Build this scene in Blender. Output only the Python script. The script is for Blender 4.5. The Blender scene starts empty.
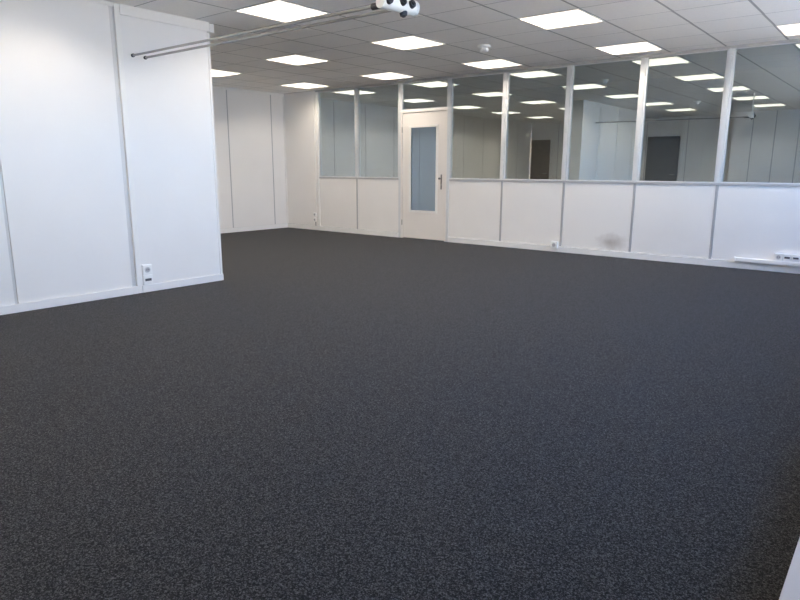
import bpy, bmesh, math, random
from mathutils import Matrix, Vector
random.seed(7)
S = bpy.context.scene
C = S.collection
PI = math.pi

# ---------------------------------------------------------------- camera
CAM = Vector((0.0, -8.4749, 1.1821))
RIGHT = Vector((0.77522612, 0.63167781, 0.00275867))
UP = Vector((-0.13192746, 0.15763392, 0.97864534))
FWD = Vector((-0.61775369, 0.75903537, -0.20553758))
cd = bpy.data.cameras.new('camera')
cam = bpy.data.objects.new('camera', cd); C.objects.link(cam)
m = Matrix((RIGHT, UP, -FWD)).transposed().to_4x4(); m.translation = CAM
cam.matrix_world = m
cd.sensor_fit = 'HORIZONTAL'; cd.sensor_width = 36.0
cd.lens = 627.386 / 800 * 36.0
cd.clip_start = 0.02; cd.clip_end = 500
S.camera = cam

# ---------------------------------------------------------------- sky, sun, exposure
SKY_STRENGTH = 9.2
w = bpy.data.worlds.new('sky'); S.world = w; w.use_nodes = True
nt = w.node_tree; nt.nodes.clear()
tcw = nt.nodes.new('ShaderNodeTexCoord'); sxyz = nt.nodes.new('ShaderNodeSeparateXYZ')
rmp = nt.nodes.new('ShaderNodeValToRGB')                      # clear sky: pale blue at the horizon, deep blue overhead
rmp.color_ramp.elements[0].position = 0.0; rmp.color_ramp.elements[0].color = (.35, .61, 1.0, 1)
rmp.color_ramp.elements[1].position = .6; rmp.color_ramp.elements[1].color = (.16, .36, .85, 1)
bg = nt.nodes.new('ShaderNodeBackground'); bg.inputs['Strength'].default_value = SKY_STRENGTH
wo = nt.nodes.new('ShaderNodeOutputWorld')
nt.links.new(tcw.outputs['Generated'], sxyz.inputs[0]); nt.links.new(sxyz.outputs['Z'], rmp.inputs[0])
nt.links.new(rmp.outputs[0], bg.inputs[0]); nt.links.new(bg.outputs[0], wo.inputs[0])

sd = bpy.data.lights.new('sun', 'SUN'); sd.energy = 56; sd.color = (1.0, 0.88, 0.71); sd.angle = math.radians(0.6)
so = bpy.data.objects.new('sun', sd); C.objects.link(so)
so.rotation_euler = (0.0, math.radians(-52), math.radians(10))   # shines from over the roof onto the yard outside
so.location = (-20, 0, 25)

S.view_settings.view_transform = 'Standard'; S.view_settings.look = 'None'
S.view_settings.gamma = 1.0; S.view_settings.use_curve_mapping = False
S.view_settings.exposure = 0.22
S.cycles.use_denoising = True
S.cycles.max_bounces = 14; S.cycles.diffuse_bounces = 8; S.cycles.glossy_bounces = 6
S.cycles.transparent_max_bounces = 16
S.cycles.sample_clamp_indirect = 60.0
S.cycles.caustics_reflective = False; S.cycles.caustics_refractive = False

LAMP, LAMP_FLAT = 13.5, 1.9     # radiance of the ceiling panels, straight down and at flat angles

# ---------------------------------------------------------------- materials
def mat(name, col, rough=0.5, metal=0.0, spec=0.5, noise=0.0, nscale=6.0, bump=0.0, bscale=200.0):
    M = bpy.data.materials.new(name); M.use_nodes = True
    t = M.node_tree; b = t.nodes['Principled BSDF']
    b.inputs['Base Color'].default_value = (*col, 1); b.inputs['Roughness'].default_value = rough
    b.inputs['Metallic'].default_value = metal; b.inputs['Specular IOR Level'].default_value = spec
    tc = t.nodes.new('ShaderNodeTexCoord')
    if noise:
        n = t.nodes.new('ShaderNodeTexNoise'); n.inputs['Scale'].default_value = nscale; n.inputs['Detail'].default_value = 4
        r = t.nodes.new('ShaderNodeMapRange'); r.inputs['From Min'].default_value = .3; r.inputs['From Max'].default_value = .7
        r.inputs['To Min'].default_value = 1 - noise; r.inputs['To Max'].default_value = 1 + noise
        mx = t.nodes.new('ShaderNodeVectorMath'); mx.operation = 'SCALE'; mx.inputs[0].default_value = col
        t.links.new(tc.outputs['Object'], n.inputs['Vector']); t.links.new(n.outputs['Fac'], r.inputs['Value'])
        t.links.new(r.outputs[0], mx.inputs['Scale']); t.links.new(mx.outputs[0], b.inputs['Base Color'])
    if bump:
        n2 = t.nodes.new('ShaderNodeTexNoise'); n2.inputs['Scale'].default_value = bscale
        bp = t.nodes.new('ShaderNodeBump'); bp.inputs['Strength'].default_value = bump; bp.inputs['Distance'].default_value = .002
        t.links.new(tc.outputs['Object'], n2.inputs['Vector']); t.links.new(n2.outputs['Fac'], bp.inputs['Height'])
        t.links.new(bp.outputs[0], b.inputs['Normal'])
    return M

M_BLOCK = mat('white_laminate', (.85, .842, .825), .42, noise=.012, nscale=2.0)
M_PANEL = mat('cream_laminate', (.86, .84, .812), .40, noise=.015, nscale=2.0)
M_TRIM = mat('white_trim', (.86, .85, .82), .35, noise=.01)
M_DOOR = mat('door_laminate', (.83, .79, .745), .40, noise=.01)
M_BASE = mat('baseboard_white', (.86, .85, .83), .35, noise=.01)
M_MALU = mat('light_joint_profile', (.68, .675, .66), .4, .1, noise=.02)
M_ALU = mat('grey_aluminium', (.46, .46, .465), .4, .1, noise=.02)
M_LALU = mat('pale_aluminium', (.69, .705, .71), .4, .05, noise=.02)
M_TILE = mat('ceiling_tile', (.93, .915, .89), .9, noise=.02, nscale=40, bump=.15, bscale=260)
M_TBAR = mat('ceiling_grid', (.40, .395, .385), .6, noise=.02)
M_TOPR = mat('grey_top_rail', (.50, .50, .49), .4, .2, noise=.02)
M_SOCK = mat('socket_plastic', (.90, .90, .88), .3, noise=.01)
M_DARK = mat('black_plastic', (.035, .035, .038), .4, noise=.1)
M_SLOT = mat('dark_socket_hole', (.10, .10, .11), .5, noise=.1)
M_STEEL = mat('steel_rod', (.42, .42, .41), .38, .7, noise=.03)
M_HUB = mat('white_painted_metal', (.78, .79, .77), .3, noise=.01)
M_HAND = mat('dark_door_handle', (.22, .215, .21), .35, .6, noise=.05)
M_BROWN = mat('brown_door', (.24, .20, .165), .5, noise=.08, nscale=8)
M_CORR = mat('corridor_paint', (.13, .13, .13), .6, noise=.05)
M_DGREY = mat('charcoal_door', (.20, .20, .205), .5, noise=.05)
M_LEDGE = mat('ledge_laminate', (.62, .56, .50), .5, noise=.03)
M_YARD = mat('concrete_yard', (.60, .55, .47), .9, noise=.1, nscale=.7)
M_OUT = mat('outer_render', (.6, .58, .55), .8, noise=.03)

def carpet_mat():
    M = bpy.data.materials.new('speckled_carpet'); M.use_nodes = True
    t = M.node_tree; b = t.nodes['Principled BSDF']; L = t.links.new
    b.inputs['Roughness'].default_value = .95; b.inputs['Specular IOR Level'].default_value = .12
    b.inputs['Sheen Weight'].default_value = .06
    tc = t.nodes.new('ShaderNodeTexCoord')
    def noise(sc, det, ro=.6):
        n = t.nodes.new('ShaderNodeTexNoise'); n.inputs['Scale'].default_value = sc
        n.inputs['Detail'].default_value = det; n.inputs['Roughness'].default_value = ro
        L(tc.outputs['Object'], n.inputs['Vector']); return n
    a = noise(270, 2, .8); c = noise(85, 2, .6)
    v = t.nodes.new('ShaderNodeTexVoronoi'); v.inputs['Scale'].default_value = 240
    L(tc.outputs['Object'], v.inputs['Vector'])
    sep = t.nodes.new('ShaderNodeSeparateColor'); L(v.outputs['Color'], sep.inputs[0])
    mx = t.nodes.new('ShaderNodeMath'); mx.operation = 'MULTIPLY_ADD'; mx.inputs[1].default_value = .55
    L(a.outputs['Fac'], mx.inputs[0])
    mv = t.nodes.new('ShaderNodeMath'); mv.operation = 'MULTIPLY'; mv.inputs[1].default_value = .25
    L(sep.outputs[0], mv.inputs[0]); L(mv.outputs[0], mx.inputs[2])
    m2 = t.nodes.new('ShaderNodeMath'); m2.operation = 'MULTIPLY_ADD'; m2.inputs[1].default_value = .20
    L(c.outputs['Fac'], m2.inputs[0]); L(mx.outputs[0], m2.inputs[2])
    cr = t.nodes.new('ShaderNodeValToRGB')
    e = cr.color_ramp.elements
    e[0].position = .36; e[0].color = (.005, .005, .005, 1)
    e[1].position = .66; e[1].color = (.115, .112, .110, 1)
    k = e.new(.50); k.color = (.0185, .0182, .0182, 1)
    L(m2.outputs[0], cr.inputs[0]); L(cr.outputs[0], b.inputs['Base Color'])
    bp = t.nodes.new('ShaderNodeBump'); bp.inputs['Strength'].default_value = .35; bp.inputs['Distance'].default_value = .004
    L(a.outputs['Fac'], bp.inputs['Height']); L(bp.outputs[0], b.inputs['Normal'])
    return M
M_CARPET = carpet_mat()

def stained_mat():
    """cream laminate with a grey scuff low on the panel"""
    M = mat('scuffed_laminate', (.86, .84, .812), .40)
    t = M.node_tree; b = t.nodes['Principled BSDF']; L = t.links.new
    tc = t.nodes.new('ShaderNodeTexCoord')
    d = t.nodes.new('ShaderNodeVectorMath'); d.operation = 'SUBTRACT'; d.inputs[1].default_value = (.02 - 3.19, 0, .20)
    sc = t.nodes.new('ShaderNodeVectorMath'); sc.operation = 'MULTIPLY'; sc.inputs[1].default_value = (4.2, 0, 7.5)
    ln = t.nodes.new('ShaderNodeVectorMath'); ln.operation = 'LENGTH'
    n = t.nodes.new('ShaderNodeTexNoise'); n.inputs['Scale'].default_value = 9; n.inputs['Detail'].default_value = 5
    ad = t.nodes.new('ShaderNodeMath'); ad.operation = 'MULTIPLY_ADD'; ad.inputs[1].default_value = .9
    mr = t.nodes.new('ShaderNodeMapRange'); mr.inputs['From Min'].default_value = .45; mr.inputs['From Max'].default_value = 1.45
    mr.inputs['To Min'].default_value = .85; mr.inputs['To Max'].default_value = 0
    mix = t.nodes.new('ShaderNodeMix'); mix.data_type = 'RGBA'
    mix.inputs['A'].default_value = (.86, .84, .812, 1); mix.inputs['B'].default_value = (.46, .41, .36, 1)
    L(tc.outputs['Object'], d.inputs[0]); L(d.outputs[0], sc.inputs[0]); L(sc.outputs[0], ln.inputs[0])
    L(tc.outputs['Object'], n.inputs['Vector']); L(n.outputs['Fac'], ad.inputs[0]); L(ln.outputs['Value'], ad.inputs[2])
    L(ad.outputs[0], mr.inputs['Value']); L(mr.outputs[0], mix.inputs['Factor']); L(mix.outputs['Result'], b.inputs['Base Color'])
    return M
M_STAIN = stained_mat()

def glass_mat(name, refl, tint, through, gain=.5):
    M = bpy.data.materials.new(name); M.use_nodes = True
    t = M.node_tree; t.nodes.clear(); L = t.links.new
    o = t.nodes.new('ShaderNodeOutputMaterial'); mx = t.nodes.new('ShaderNodeMixShader')
    g = t.nodes.new('ShaderNodeBsdfGlossy'); g.inputs['Roughness'].default_value = 0.0; g.inputs['Color'].default_value = (*tint, 1)
    tr = t.nodes.new('ShaderNodeBsdfTransparent'); tr.inputs['Color'].default_value = (*through, 1)
    lw_ = t.nodes.new('ShaderNodeLayerWeight'); lw_.inputs['Blend'].default_value = .5     # more mirror-like at flat angles
    ad = t.nodes.new('ShaderNodeMath'); ad.operation = 'MULTIPLY_ADD'; ad.inputs[1].default_value = gain; ad.inputs[2].default_value = refl; ad.use_clamp = True
    L(lw_.outputs['Facing'], ad.inputs[0])
    L(ad.outputs[0], mx.inputs['Fac']); L(tr.outputs[0], mx.inputs[1]); L(g.outputs[0], mx.inputs[2]); L(mx.outputs[0], o.inputs['Surface'])
    return M
M_GLASS = glass_mat('coated_partition_glass', .34, (.92, .99, 1.0), (.90, .95, .96))
M_GLASSD = glass_mat('coated_door_glass', .34, (.64, .80, .97), (.90, .95, .98))
M_WGLASS = glass_mat('clear_window_glass', .04, (1, 1, 1), (.97, .98, .98), .12)

def lamp_mat():
    """micro-prismatic office panel: bright straight down, dimmer at flat angles to avoid glare"""
    M = bpy.data.materials.new('lit_diffuser'); M.use_nodes = True
    t = M.node_tree; b = t.nodes['Principled BSDF']; L = t.links.new
    b.inputs['Base Color'].default_value = (.85, .85, .83, 1)
    b.inputs['Emission Color'].default_value = (1.0, .88, .74, 1)
    ge = t.nodes.new('ShaderNodeNewGeometry'); d = t.nodes.new('ShaderNodeVectorMath'); d.operation = 'DOT_PRODUCT'
    mr = t.nodes.new('ShaderNodeMapRange'); mr.interpolation_type = 'SMOOTHSTEP'
    mr.inputs['From Min'].default_value = .22; mr.inputs['From Max'].default_value = .55
    mr.inputs['To Min'].default_value = LAMP_FLAT; mr.inputs['To Max'].default_value = LAMP
    L(ge.outputs['Incoming'], d.inputs[0]); L(ge.outputs['Normal'], d.inputs[1]); L(d.outputs['Value'], mr.inputs['Value'])
    L(mr.outputs[0], b.inputs['Emission Strength'])
    return M
M_LAMP = lamp_mat()

# ---------------------------------------------------------------- helpers
def bx(bm, x0, x1, y0, y1, z0, z1, bev=0.0):
    r = bmesh.ops.create_cube(bm, size=1.0)
    bmesh.ops.scale(bm, vec=(x1-x0, y1-y0, z1-z0), verts=r['verts'])
    bmesh.ops.translate(bm, vec=((x0+x1)/2, (y0+y1)/2, (z0+z1)/2), verts=r['verts'])
    if bev:
        es = list({e for v in r['verts'] for e in v.link_edges})
        bmesh.ops.bevel(bm, geom=es, offset=bev, segments=2, profile=.7, affect='EDGES')
def cyl(bm, p0, p1, r0, r1=None, n=24, bev=0.0):
    p0, p1 = Vector(p0), Vector(p1); d = p1 - p0
    r1 = r0 if r1 is None else r1
    q = d.to_track_quat('Z', 'Y').to_matrix().to_4x4(); q.translation = (p0+p1)/2
    r = bmesh.ops.create_cone(bm, cap_ends=True, segments=n, radius1=r0, radius2=r1, depth=d.length, matrix=q)
    if bev:
        es = [e for e in {e for v in r['verts'] for e in v.link_edges} if len(e.link_faces) == 2 and any(len(f.verts) > 4 for f in e.link_faces)]
        bmesh.ops.bevel(bm, geom=es, offset=bev, segments=2, profile=.6, affect='EDGES')
def lathe(bm, prof, org, n=32):
    """profile (r, z) turned about the vertical through org"""
    rings = []
    for r, z in prof:
        rings.append([bm.verts.new((org[0]+r*math.cos(2*PI*k/n), org[1]+r*math.sin(2*PI*k/n), org[2]+z)) for k in range(n)])
    for a, b in zip(rings, rings[1:]):
        for k in range(n): bm.faces.new((a[k], a[(k+1) % n], b[(k+1) % n], b[k]))
    bm.faces.new(rings[0][::-1]); bm.faces.new(rings[-1])
    bmesh.ops.recalc_face_normals(bm, faces=bm.faces)
def obj(name, bm, m, parent=None, smooth=False):
    me = bpy.data.meshes.new(name); bm.to_mesh(me); bm.free()
    me.materials.append(m)
    if smooth:
        for p in me.polygons: p.use_smooth = True
        me.set_sharp_from_angle(angle=math.radians(40))
    o = bpy.data.objects.new(name, me); C.objects.link(o)
    if parent:
        o.parent = parent; o.matrix_parent_inverse = Matrix.Translation(-parent.location)
    return o
def box(name, d, m, parent=None, bev=0.0):
    bm = bmesh.new(); bx(bm, *d, bev=bev); return obj(name, bm, m, parent)
def tag(o, label, cat, group=None, kind=None):
    o['label'] = label; o['category'] = cat
    if group: o['group'] = group
    if kind: o['kind'] = kind
    return o
def empty(name, loc):
    o = bpy.data.objects.new(name, None); C.objects.link(o); o.location = loc; o.empty_display_size = .1; return o
def struct(o, label, cat): return tag(o, label, cat, kind='structure')

# ---------------------------------------------------------------- room dimensions
H = 2.5923                      # ceiling
XL, XB, XB2 = -9.84, -5.68, -6.05   # recess wall, near face and far face of the free-standing left wall
YB, YEND, YBN = -10.2, -4.525, -8.05  # back wall, two ends of the left wall
XR = 0.30                       # window wall
PX = [-8.911 + i for i in range(9)]  # partition joints
HS = 1.003                      # sill of the glazing

# ---------------------------------------------------------------- floor and ceiling
bm = bmesh.new(); bx(bm, XL-.15, XR+.25, YB-.15, 0.06, -.12, 0)
struct(obj('floor', bm, M_CARPET), 'dark grey speckled carpet covering the whole office floor', 'floor')

T = 1.8822/3; GX, GY, GA = -8.5539, -.6094, math.radians(.336)
def grid(i, j):                 # centre of a ceiling tile, lights sit on every third one
    a, b = T*i, -T*j
    return (GX + a*math.cos(GA) - b*math.sin(GA), GY + a*math.sin(GA) + b*math.cos(GA))
LIGHTS = [(i, j) for i in range(5) for j in range(5) if i < 4 or j == 0]
lit = {(3*i, 3*j) for i, j in LIGHTS}
bm = bmesh.new()
for i in range(-3, 16):
    for j in range(-2, 18):
        if (i, j) in lit: continue
        cx, cy = grid(i, j)
        x0, x1, y0, y1 = cx-T/2+.012, cx+T/2-.012, cy-T/2+.007, cy+T/2-.007
        x0, x1 = max(x0, XL), min(x1, XR); y0, y1 = max(y0, YB), min(y1, -.004)
        if x1-x0 < .02 or y1-y0 < .02: continue
        bx(bm, x0, x1, y0, y1, H, H+.001)
ceil = empty('ceiling', (-4.7, -5, H))
struct(ceil, 'grey suspended ceiling of square mineral tiles over the office', 'ceiling')
obj('ceiling_tiles', bm, M_TILE, ceil)
bm = bmesh.new(); bx(bm, XL-.15, XR+.25, YB-.15, -.002, H+.0012, H+.3)
obj('ceiling_grid', bm, M_TBAR, ceil)

# ---------------------------------------------------------------- the glazed partition at the far end
wall = empty('wall_back', (-4.4, .03, 0))
struct(wall, 'white panelled lower wall and end panel of the glazed partition', 'wall')
def panel(x0, x1, z0=.085, z1=HS-.014, m=M_PANEL): return box('wall_panel', (x0, x1, .002, .058, z0, z1), m, wall, .002)
panel(XL, PX[0]-.031, .085, H-.002)
for i in range(9):
    if i == 2: continue
    x1 = PX[i+1] if i < 8 else XR
    if i == 8: x1 = XR+.02
    panel(PX[i]+.016, x1-.016, m=M_STAIN if i == 5 else M_PANEL)
# lower joint profiles, each full-height post
for i, x in enumerate(PX):
    if i in (2, 3):             # either side of the door the post runs to the floor in pale metal
        o = box('trim_%d' % (i+1), (x-.024, x+.024, -.006, .066, 0.0, H-.03), M_LALU, None, .003)
    else:
        o = empty('trim_%d' % (i+1), (x, .03, 0))
        if i == 0:
            box('post', (x-.03, x+.024, -.012, .066, .0, H-.03), M_TRIM, o, .003)
        else:
            box('lower_profile', (x-.015, x+.015, -.004, .064, .085, HS-.014), M_ALU, o, .002)
            box('upper_post', (x-.022, x+.022, -.006, .066, HS+.015, H-.03), M_LALU, o, .003)
    which = ['first joint post at the solid end panel', 'joint post between the two panes left of the door', 'post on the hinge side of the door',
             'post on the handle side of the door', 'joint post first right of the door', 'joint post second right of the door, above the floor socket',
             'joint post right of the scuffed panel', 'joint post above the left end of the cable trunking', 'last joint post beside the window wall'][i]
    struct(o, 'slim metal ' + which, 'post')
o = box('trim_11', (PX[0]-.03, XR+.02, -.010, .07, H-.03, H-.0005), M_TOPR, None, .002)
struct(o, 'grey head rail of the partition under the ceiling', 'rail')
bm = bmesh.new(); bx(bm, PX[0]+.026, PX[2]-.026, -.008, .066, HS-.014, HS+.014, .003)
struct(obj('trim_12', bm, M_ALU), 'grey sill rail under the two panes left of the door', 'rail')
bm = bmesh.new(); bx(bm, PX[3]+.026, XR+.02, -.008, .066, HS-.014, HS+.014, .003)
struct(obj('trim_13', bm, M_ALU), 'long grey sill rail under the glazing right of the door', 'rail')
# windows of the partition
wn = ['leftmost pane beside the solid end panel', 'second pane, between post and door', 'small transom pane above the white door', 'first pane right of the door',
      'second pane right of the door', 'third pane right of the door, above the floor socket side', 'fourth pane right of the door, above the scuffed panel',
      'fifth pane right of the door', 'wide pane at the right edge of the photo']
def window(n, x0, x1, z0, z1, lab, k=.022):
    o = empty('window_%d' % n, ((x0+x1)/2, .03, z0))
    struct(o, 'reflective office partition window, ' + lab, 'window')
    bm = bmesh.new()
    bx(bm, x0, x0+k, .004, .056, z0, z1, .002); bx(bm, x1-k, x1, .004, .056, z0, z1, .002)
    bx(bm, x0+k, x1-k, .008, .052, z0, z0+.012); bx(bm, x0+k, x1-k, .008, .052, z1-.010, z1)
    obj('window_frame', bm, M_LALU, o)
    box('pane', (x0+k-.004, x1-k+.004, .022, .028, z0+.008, z1-.006), M_GLASS, o)
for i in range(9):
    x0 = PX[i]+.024; x1 = (PX[i+1] if i < 8 else XR+.024)-.024
    z0 = 2.125 if i == 2 else HS+.015
    window(i+1, x0, x1, z0, H-.031, wn[i])
# door
dx0, dx1 = PX[2]+.024, PX[3]-.024
door = empty('door_1', ((dx0+dx1)/2, .02, 0))
struct(door, 'cream office door with a tall glass panel in the glazed partition', 'door')
bm = bmesh.new()
bx(bm, dx0, dx0+.026, -.006, .07, .0, 2.124, .003); bx(bm, dx1-.026, dx1, -.006, .07, .0, 2.124, .003); bx(bm, dx0+.026, dx1-.026, -.006, .07, 2.085, 2.124, .003)
obj('door_frame', bm, M_DOOR, door)
lx0, lx1 = dx0+.030, dx1-.030
gx0, gx1, gz0, gz1 = -6.70, -6.135, .46, 1.865
bm = bmesh.new()
for d in ((lx0, gx0, .012, .052, .010, 2.080), (gx1, lx1, .012, .052, .010, 2.080), (gx0, gx1, .012, .052, .010, gz0), (gx0, gx1, .012, .052, gz1, 2.080)): bx(bm, *d)
bmesh.ops.remove_doubles(bm, verts=bm.verts, dist=.0001)
obj('door_leaf', bm, M_DOOR, door)
bm = bmesh.new(); k = .026
bx(bm, gx0-.012, gx0+k, .004, .018, gz0-.012, gz1+.012, .004); bx(bm, gx1-k, gx1+.012, .004, .018, gz0-.012, gz1+.012, .004)
bx(bm, gx0+k, gx1-k, .004, .018, gz0-.012, gz0+k, .004); bx(bm, gx0+k, gx1-k, .004, .018, gz1-k, gz1+.012, .004)
obj('glazing_bead', bm, M_TRIM, door)
box('door_pane', (gx0+.004, gx1-.004, .026, .032, gz0+.004, gz1-.004), M_GLASSD, door)
hx = -6.045
hp = box('handle_plate', (hx-.013, hx+.013, .004, .013, .845, 1.085), M_HAND, door, .004)
bm = bmesh.new(); cyl(bm, (hx, .005, 1.02), (hx, -.045, 1.02), .010); cyl(bm, (hx, -.040, 1.02), (hx, -.062, 1.02), .019, .016, bev=.004)
h = obj('door_handle', bm, M_HAND, door, True)
bm = bmesh.new(); cyl(bm, (hx, .006, .92), (hx, -.002, .92), .011)
obj('lock_cylinder', bm, M_STEEL, door, True)
for z in (.27, 1.81):
    bm = bmesh.new(); cyl(bm, (dx0+.028, -.004, z-.045), (dx0+.028, -.004, z+.045), .008, n=16); obj('hinge', bm, M_STEEL, door, True)

# baseboards of the partition
box_l = lambda name, d, lab: struct(box(name, d, M_BASE, None, .003), lab, 'baseboard')
box_l('baseboard_back', (PX[3]+.026, XR, -.014, .0, .0, .083), 'white baseboard under the partition right of the door')
box_l('baseboard_corner', (XL+.014, PX[2]-.026, -.014, .0, .0, .083), 'white baseboard under the partition left of the door')

# ---------------------------------------------------------------- recess wall on the far left
rw = empty('wall_recess', (XL, -5, 0)); struct(rw, 'cream panelled side wall of the far left recess', 'wall')
SEAM = -.325
seams = [0] + [SEAM - k for k in range(10)] + [YB]
for a, b in zip(seams, seams[1:]):
    box('wall_panel', (XL-.05, XL, b+.011, a-.011 if a else -.0, .085, H-.045), M_PANEL, rw, .002)
for s_ in seams[1:-1]:
    box('joint_profile', (XL-.05, XL-.003, s_-.0105, s_+.0105, .085, H-.045), M_ALU, rw)
box('head_trim', (XL-.05, XL+.012, YB, -.0, H-.045, H-.0005), M_TRIM, rw, .002)
box('wall_core', (XL-.15, XL-.051, YB, .06, 0, H), M_OUT, rw)
box_l('baseboard_recess', (XL, XL+.014, YB+.002, -.016, 0, .083), 'white baseboard of the far left recess wall')
struct(box('trim_14', (XL+.0005, XL+.022, -.024, -.0005, .084, H-.046), M_TRIM, None, .003), 'white corner strip where recess wall meets partition', 'trim')

# ---------------------------------------------------------------- free-standing left wall
lw = empty('wall_left', ((XB+XB2)/2, YEND, 0)); struct(lw, 'bright white panelled wall standing on the left of the office', 'wall')
ys = [YEND-.02, -5.508, -6.535, -7.56, YBN]
for i, (a, b) in enumerate(zip(ys, ys[1:])):
    box('wall_panel', (XB-.05, XB, b+(.013 if i else .0225), a-((.0225 if i == 1 else .013) if i else 0), .07, H-.03), M_BLOCK, lw, .002)
for i, y in enumerate(ys[1:-1]):
    w_ = .022 if i == 0 else .012
    box('joint_profile', (XB-.05, XB-.012, y-w_, y+w_, .07, H-.03), M_MALU, lw)
box('cover_strip', (XB, XB+.012, -5.4855, -5.438, .0, H-.002), M_TRIM, lw, .003)
box('corner_profile', (XB2-.004, XB+.006, YEND-.020, YEND+.006, .0, H-.1), M_TRIM, lw, .003)
box('wall_core', (XB2+.05, XB-.052, YBN, YEND-.021, 0, H), M_BLOCK, lw)
for a, b in zip(ys, ys[1:]):
    box('wall_panel', (XB2, XB2+.048, b+.012, a-.012, .0, H), M_PANEL, lw, .002)
for y in ys[1:-1]: box('joint_profile', (XB2+.004, XB2+.048, y-.0115, y+.0115, 0, H), M_ALU, lw)
box('header_board', (XB-.30, XB+.018, -5.437, YEND+.002, H-.088, H-.001), M_TRIM, lw, .003)
box('header_cap', (XB-.30, XB+.020, YEND+.003, YEND+.055, H-.094, H-.012), M_TRIM, lw, .003)
box('head_trim', (XB, XB+.008, YBN, -5.4865, H-.03, H-.001), M_TRIM, lw, .002)
struct(box('baseboard_left', (XB+.0005, XB+.016, -5.437, YEND+.008, 0, .070), M_BASE, None, .003), 'white baseboard below the right section of the left wall', 'baseboard')
struct(box('baseboard_near', (XB+.0005, XB+.016, YBN, -5.4865, 0, .070), M_BASE, None, .003), 'white baseboard below the near section of the left wall', 'baseboard')

# ---------------------------------------------------------------- wall behind the camera (seen mirrored in the glass)
bw = empty('wall_front', (-4, YB, 0)); struct(bw, 'pale panelled wall behind the camera, mirrored in the glass', 'wall')
box('wall_core', (XL-.15, XR+.25, YB-.15, YB-.03, 0, H), M_OUT, bw)
xs = [XL, -8.9, -7.9, -6.9, -6.2, -5.1, -3.9]
for a, b in zip(xs, xs[1:]): box('wall_panel', (a+.01, b-.01, YB-.03, YB, 0, H), M_PANEL, bw, .002)
for x in xs[1:-1]: box('joint_profile', (x-.0095, x+.0095, YB-.03, YB-.004, 0, H), M_ALU, bw)
xs2 = [-3.88, -3.42, -2.92, -2.42, -1.6, -.6, XR]
for a, b in zip(xs2, xs2[1:]): box('projecting_panel', (a+.012, b-.012, YB+.002, -9.62, 0, H), M_PANEL, bw, .002)
for x in xs2[1:-1]: box('joint_profile', (x-.0115, x+.0115, YB+.002, -9.63, 0, H), M_ALU, bw)
def back_door(n, x0, x1, z1, m, lab):
    d = empty('door_%d' % n, ((x0+x1)/2, YB, 0)); struct(d, lab, 'door')
    box('door_leaf', (x0+.03, x1-.03, YB+.001, YB+.03, .01, z1-.03), m, d, .003)
    bm = bmesh.new(); bx(bm, x0, x0+.028, YB+.001, YB+.045, 0, z1, .003); bx(bm, x1-.028, x1, YB+.001, YB+.045, 0, z1, .003); bx(bm, x0+.028, x1-.028, YB+.001, YB+.045, z1-.028, z1, .003)
    obj('door_frame', bm, m, d)
    bm = bmesh.new(); cyl(bm, (x1-.08, YB+.03, 1.03), (x1-.08, YB+.075, 1.03), .010); cyl(bm, (x1-.075, YB+.075, 1.03), (x1-.19, YB+.075, 1.03), .009)
    obj('door_handle', bm, M_STEEL, d, True)
back_door(2, XL+.05, -9.16, 2.07, M_BROWN, 'narrow brown door at the far end of the recess, mirrored in the glass')
back_door(3, -6.15, -5.28, 2.07, M_DGREY, 'dark grey door behind the camera, mirrored in the glass')
back_door(4, -4.70, -4.00, 1.95, M_TRIM, 'white door behind the camera, mirrored in the glass')
struct(box('trim_15', (-5.24, -5.19, YB+.001, YB+.03, 0, H-.002), M_TRIM, None, .003), 'white upright strip beside the dark grey door', 'trim')

# ---------------------------------------------------------------- window wall on the right
rwall = empty('wall_right', (XR, -5, 0)); struct(rwall, 'parapet and lintel of the window wall on the right', 'wall')
box('parapet', (XR, XR+.22, YB, .06, 0, 1.0), M_PANEL, rwall)
box('lintel', (XR, XR+.22, YB, .06, 2.42, H+.3), M_PANEL, rwall)
wy = [-7.45, -5.98, -4.51, -3.05, -1.58, -.12]
box('solid_bay', (XR, XR+.22, YB, -7.521, 1.0, 2.42), M_PANEL, rwall)
for k_, y in enumerate(wy): box('pier', (XR, XR+.22, y-.07, y+.07, 1.0, 2.42), M_PANEL, rwall)
for k_, (a, b) in enumerate(zip(wy, wy[1:])):
    y0, y1 = a+.071, b-.071
    o = empty('window_%d' % (10+k_), (XR+.12, (y0+y1)/2, 1.0)); struct(o, 'outside window in the right wall, %s from the camera end' % ['first', 'second', 'third', 'fourth', 'fifth', 'sixth'][k_], 'window')
    bm = bmesh.new()
    bx(bm, XR+.09, XR+.15, y0, y0+.05, 1.001, 2.419, .003); bx(bm, XR+.09, XR+.15, y1-.05, y1, 1.001, 2.419, .003)
    bx(bm, XR+.09, XR+.15, y0+.05, y1-.05, 1.001, 1.051, .003); bx(bm, XR+.09, XR+.15, y0+.05, y1-.05, 2.369, 2.419, .003)
    obj('window_frame', bm, M_TRIM, o)
    box('pane', (XR+.117, XR+.123, y0+.045, y1-.045, 1.046, 2.374), M_WGLASS, o)
led = empty('window_ledge', (.1, -4.9, 0))
tag(led, 'pale boxed ledge along the right wall at the lower right corner', 'ledge')
box('ledge_front', (-.100, -.082, -9.6, -.02, .0, .325), M_LEDGE, led, .002)
box('ledge_top', (-.108, XR-.001, -9.6, -.02, .326, .350), M_LEDGE, led, .004)

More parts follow.
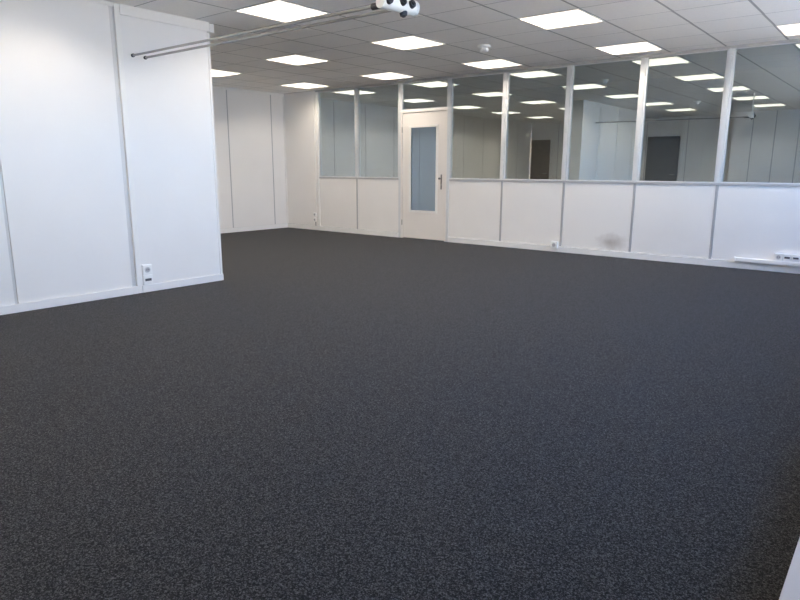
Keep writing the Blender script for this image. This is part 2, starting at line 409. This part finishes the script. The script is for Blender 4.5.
# ---------------------------------------------------------------- corridor behind the glass, and the yard outside
cw = empty('wall_corridor', (-4.5, 2.2, 0)); struct(cw, 'dim corridor behind the glazed partition', 'wall')
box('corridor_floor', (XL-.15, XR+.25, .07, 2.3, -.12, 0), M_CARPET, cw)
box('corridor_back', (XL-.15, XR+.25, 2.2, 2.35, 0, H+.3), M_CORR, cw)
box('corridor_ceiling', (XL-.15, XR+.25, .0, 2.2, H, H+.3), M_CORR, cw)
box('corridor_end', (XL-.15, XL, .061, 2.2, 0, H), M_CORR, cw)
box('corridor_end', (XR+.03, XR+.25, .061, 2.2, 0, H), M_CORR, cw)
bm = bmesh.new(); bx(bm, -60, 90, -80, 60, -3.6, -3.2)
struct(obj('ground', bm, M_YARD), 'sunlit pale concrete yard outside the windows', 'ground')

# ---------------------------------------------------------------- ceiling lights
LAB = {(0, 0): 'small square ceiling light nearest the far left corner of the room',
       (0, 1): 'square ceiling light half hidden by the end of the white left wall',
       (1, 0): 'square ceiling light just in front of the glass door',
       (1, 1): 'square ceiling light of the left row, right of the white wall end, below the rods',
       (2, 0): 'square ceiling light right below the smoke detector, close to the glass',
       (2, 1): 'square ceiling light just under the white hub of the overhead rods',
       (2, 2): 'square ceiling light at the top edge, crossed by the grey rods',
       (3, 0): 'square ceiling light touching the partition top, second from the right edge',
       (3, 1): 'large square ceiling light at top, right of the smoke detector',
       (4, 0): 'square ceiling light cut off by the right edge of the photo'}
rowname = ['against the partition', 'one row from the partition', 'two rows off the partition', 'three rows off the partition', 'furthest from the partition']
colname = ['in the recess', 'behind the white left wall', 'in front of the left wall', 'in the middle of the room', 'along the window wall']
proto = None
for i, j in LIGHTS:
    cx, cy = grid(3*i, 3*j)
    lab = LAB.get((i, j), 'ceiling light %s, %s, mirrored in glass' % (colname[i], rowname[j]))
    if proto is None:
        t = empty('ceiling_light', (0, 0, 0)); a = T/2-.006; b = .5787/2+.003
        bm = bmesh.new()
        bx(bm, -a, -b, -a, a, -.004, .008); bx(bm, b, a, -a, a, -.004, .008); bx(bm, -b, b, -a, -b, -.004, .008); bx(bm, -b, b, b, a, -.004, .008)
        f = obj('frame', bm, M_TRIM, t)
        bm = bmesh.new(); bx(bm, -b+.0005, b-.0005, -b+.0005, b-.0005, -.002, .006)
        d = obj('diffuser', bm, M_LAMP, t); d['label'] = 'glowing white diffuser'
        proto = t
    else:
        t = proto.copy(); C.objects.link(t)
        for ch in list(proto.children):
            c = ch.copy(); C.objects.link(c); c.parent = t; c.matrix_parent_inverse = Matrix()
    t.location = (cx, cy, H); t.rotation_euler = (0, 0, GA)
    tag(t, lab, 'ceiling light', 'square ceiling light panels')

# ---------------------------------------------------------------- smoke detectors
def detector(x, y, lab):
    t = empty('smoke_detector', (x, y, H)); tag(t, lab, 'smoke detector', 'ceiling smoke detectors')
    bm = bmesh.new(); lathe(bm, [(.075, -.0005), (.075, -.022), (.066, -.028)], (x, y, H)); obj('base', bm, M_SOCK, t, True)
    bm = bmesh.new(); lathe(bm, [(.046, -.0285), (.052, -.040), (.050, -.064), (.032, -.080), (.010, -.083)], (x, y, H)); obj('sensor_head', bm, M_SOCK, t, True)
detector(-4.17, -1.80, 'white round smoke detector on the ceiling above the partition')
detector(-3.90, -6.23, 'white smoke detector on the ceiling near the camera, seen only mirrored')

# ---------------------------------------------------------------- overhead rods with their hub
ZR = 2.168
rl = empty('overhead_rail', (-2.60, -5.28, 2.15))
tag(rl, 'pair of grey steel rods from the left wall to a white hub below the ceiling', 'rail')
for y, xe, dz in ((-5.345, -2.76, 0), (-5.225, -2.675, -.004)):
    bm = bmesh.new(); cyl(bm, (XB+.012, y, ZR+.006+dz), (xe, y, ZR-.008+dz), .0100, n=20); r = obj('rod', bm, M_STEEL, rl, True)
    bm = bmesh.new(); cyl(bm, (XB+.001, y, ZR+.006+dz), (XB+.022, y, ZR+.006+dz), .016, bev=.003)
    e = obj('wall_flange', bm, M_DARK, rl, True); e['label'] = 'dark end cap of a rod at the white wall'
bm = bmesh.new(); cyl(bm, (-2.775, -5.345, ZR-.008), (-2.69, -5.345, ZR-.008), .020, bev=.004)
o = obj('rod_clamp', bm, M_DARK, rl, True); o['label'] = 'black rod clamp'
P0, P1 = Vector((-2.660, -5.405, 2.168)), Vector((-2.618, -5.128, 2.165))
bm = bmesh.new(); cyl(bm, P0, P1, .043, n=40, bev=.006)
o = obj('hub', bm, M_HUB, rl, True); o['label'] = 'white cylindrical hub'
ax = (P1-P0).normalized(); sd_ = Vector((0, 0, 1)).cross(ax).normalized()
if (CAM-P1).dot(sd_) < 0: sd_ = -sd_
for f_, ang in ((.13, 4), (.53, 18), (.80, 14), (.66, -80)):
    c = P0.lerp(P1, f_); dirn = (sd_*math.cos(math.radians(ang)) + Vector((0, 0, 1))*math.sin(math.radians(ang))).normalized()
    bm = bmesh.new(); cyl(bm, c+dirn*.034, c+dirn*.058, .026, .023, 20, .004); cyl(bm, c+dirn*.057, c+dirn*.066, .013, .011, 16)
    k_ = obj('knob', bm, M_DARK, rl, True)
bm = bmesh.new(); cyl(bm, P1-ax*.008, P1+ax*.008,   .0445, .046, 40, .003); obj('hub_rim', bm, M_LALU, rl, True)
for p in (P0.lerp(P1, .10), P0.lerp(P1, .30)):
    bm = bmesh.new(); cyl(bm, p+Vector((0, 0, .040)), (p.x, p.y, H-.001), .010, n=16); obj('drop_rod', bm, M_HUB, rl, True)

# ---------------------------------------------------------------- sockets
def plate_x(parent, y, z, kind):            # on the left wall, facing +x
    p = box('socket_plate', (XB+.001, XB+.020, y-.046, y+.046, z-.046, z+.046), M_SOCK, parent, .005)
    if kind == 'power':
        bm = bmesh.new(); cyl(bm, (XB+.0195, y, z), (XB+.0225, y, z), .030, .028, 28); obj('socket_rim', bm, M_LALU, p, True)
        bm = bmesh.new(); cyl(bm, (XB+.022, y, z), (XB+.0235, y, z), .021, n=28); obj('socket_well', bm, M_ALU, p, True)
        bm = bmesh.new(); [cyl(bm, (XB+.023, y+s_*.0095, z), (XB+.0245, y+s_*.0095, z), .004, n=12) for s_ in (-1, 1)]; obj('pin_holes', bm, M_DARK, p, True)
    else:
        bm = bmesh.new(); bx(bm, XB+.0195, XB+.0225, y-.032, y+.032, z-.012, z+.012, .001); o = obj('port_slot', bm, M_SLOT, p)
t = empty('wall_socket', (XB, -5.375, .072)); tag(t, 'white double socket low on the left wall beside the panel joint', 'socket', 'wall sockets')
box('back_box', (XB+.0005, XB+.012, -5.425, -5.325, .072, .268), M_SOCK, t, .003)
plate_x(t, -5.375, .218, 'power'); plate_x(t, -5.375, .121, 'data')

def plate_y(parent, x, z, kind, y=-.001, w_=.04, d_=.034):     # on the partition, facing -y
    p = box('socket_plate', (x-w_, x+w_, y-d_, y, z-w_, z+w_), M_SOCK, parent, .004)
    f = y-d_
    if kind == 'power':
        bm = bmesh.new(); cyl(bm, (x, f+.001, z), (x, f-.002, z), w_*.68, n=28); obj('socket_rim', bm, M_LALU, p, True)
        bm = bmesh.new(); cyl(bm, (x, f-.0015, z), (x, f-.003, z), w_*.5, n=28); obj('socket_well', bm, M_ALU, p, True)
        bm = bmesh.new(); [cyl(bm, (x+s_*.0095, f-.0025, z), (x+s_*.0095, f-.004, z), .004, n=12) for s_ in (-1, 1)]; obj('pin_holes', bm, M_DARK, p, True)
    else:
        bm = bmesh.new(); bx(bm, x-w_*.66, x+w_*.66, f-.002, f+.001, z-w_*.26, z+w_*.26, .001); obj('port_slot', bm, M_SLOT, p)
    return p
t = empty('wall_socket', (-3.985, -.001, .06)); tag(t, 'small white surface socket at the foot of the partition, left of the scuffed panel', 'socket', 'wall sockets')
plate_y(t, -3.985, .104, 'power', y=-.0155, w_=.05, d_=.045)
t = empty('wall_socket', (-8.99, -.001, .1)); tag(t, 'stacked white sockets in the far left corner beside the glazing post', 'socket', 'wall sockets')
plate_y(t, -9.01, .30, 'power', w_=.038); plate_y(t, -9.01, .20, 'power', w_=.038)
box('conduit', (-8.992, -8.968, -.020, -.001, .345, H-.05), M_TRIM, t, .002)
bm = bmesh.new(); cyl(bm, (-8.992, -.022, .165), (-8.992, -.022, .088), .007, n=12); o = obj('cable', bm, M_SLOT, t, True); o['label'] = 'short dark cable'
t = empty('cable_trunking', (-.6, -.001, .085)); tag(t, 'white cable trunking along the partition foot at the right edge', 'cable trunking')
box('channel', (-1.615, -.11, -.050, -.001, .085, .135), M_SOCK, t, .004)
box('end_cap', (-1.632, -1.6155, -.052, -.001, .0845, .137), M_TRIM, t, .003)
box('lid', (-1.61, -.115, -.056, -.0505, .094, .127), M_TRIM, t, .002)
sp = empty('socket_strip', (-1.0, -.001, .137)); tag(sp, 'row of white data and power sockets on the trunking at the right edge', 'socket', 'wall sockets')
for k_, kind in enumerate(('power', 'data', 'data', 'power', 'power')): plate_y(sp, -1.165+.087*k_, .178, kind, w_=.041, d_=.044)
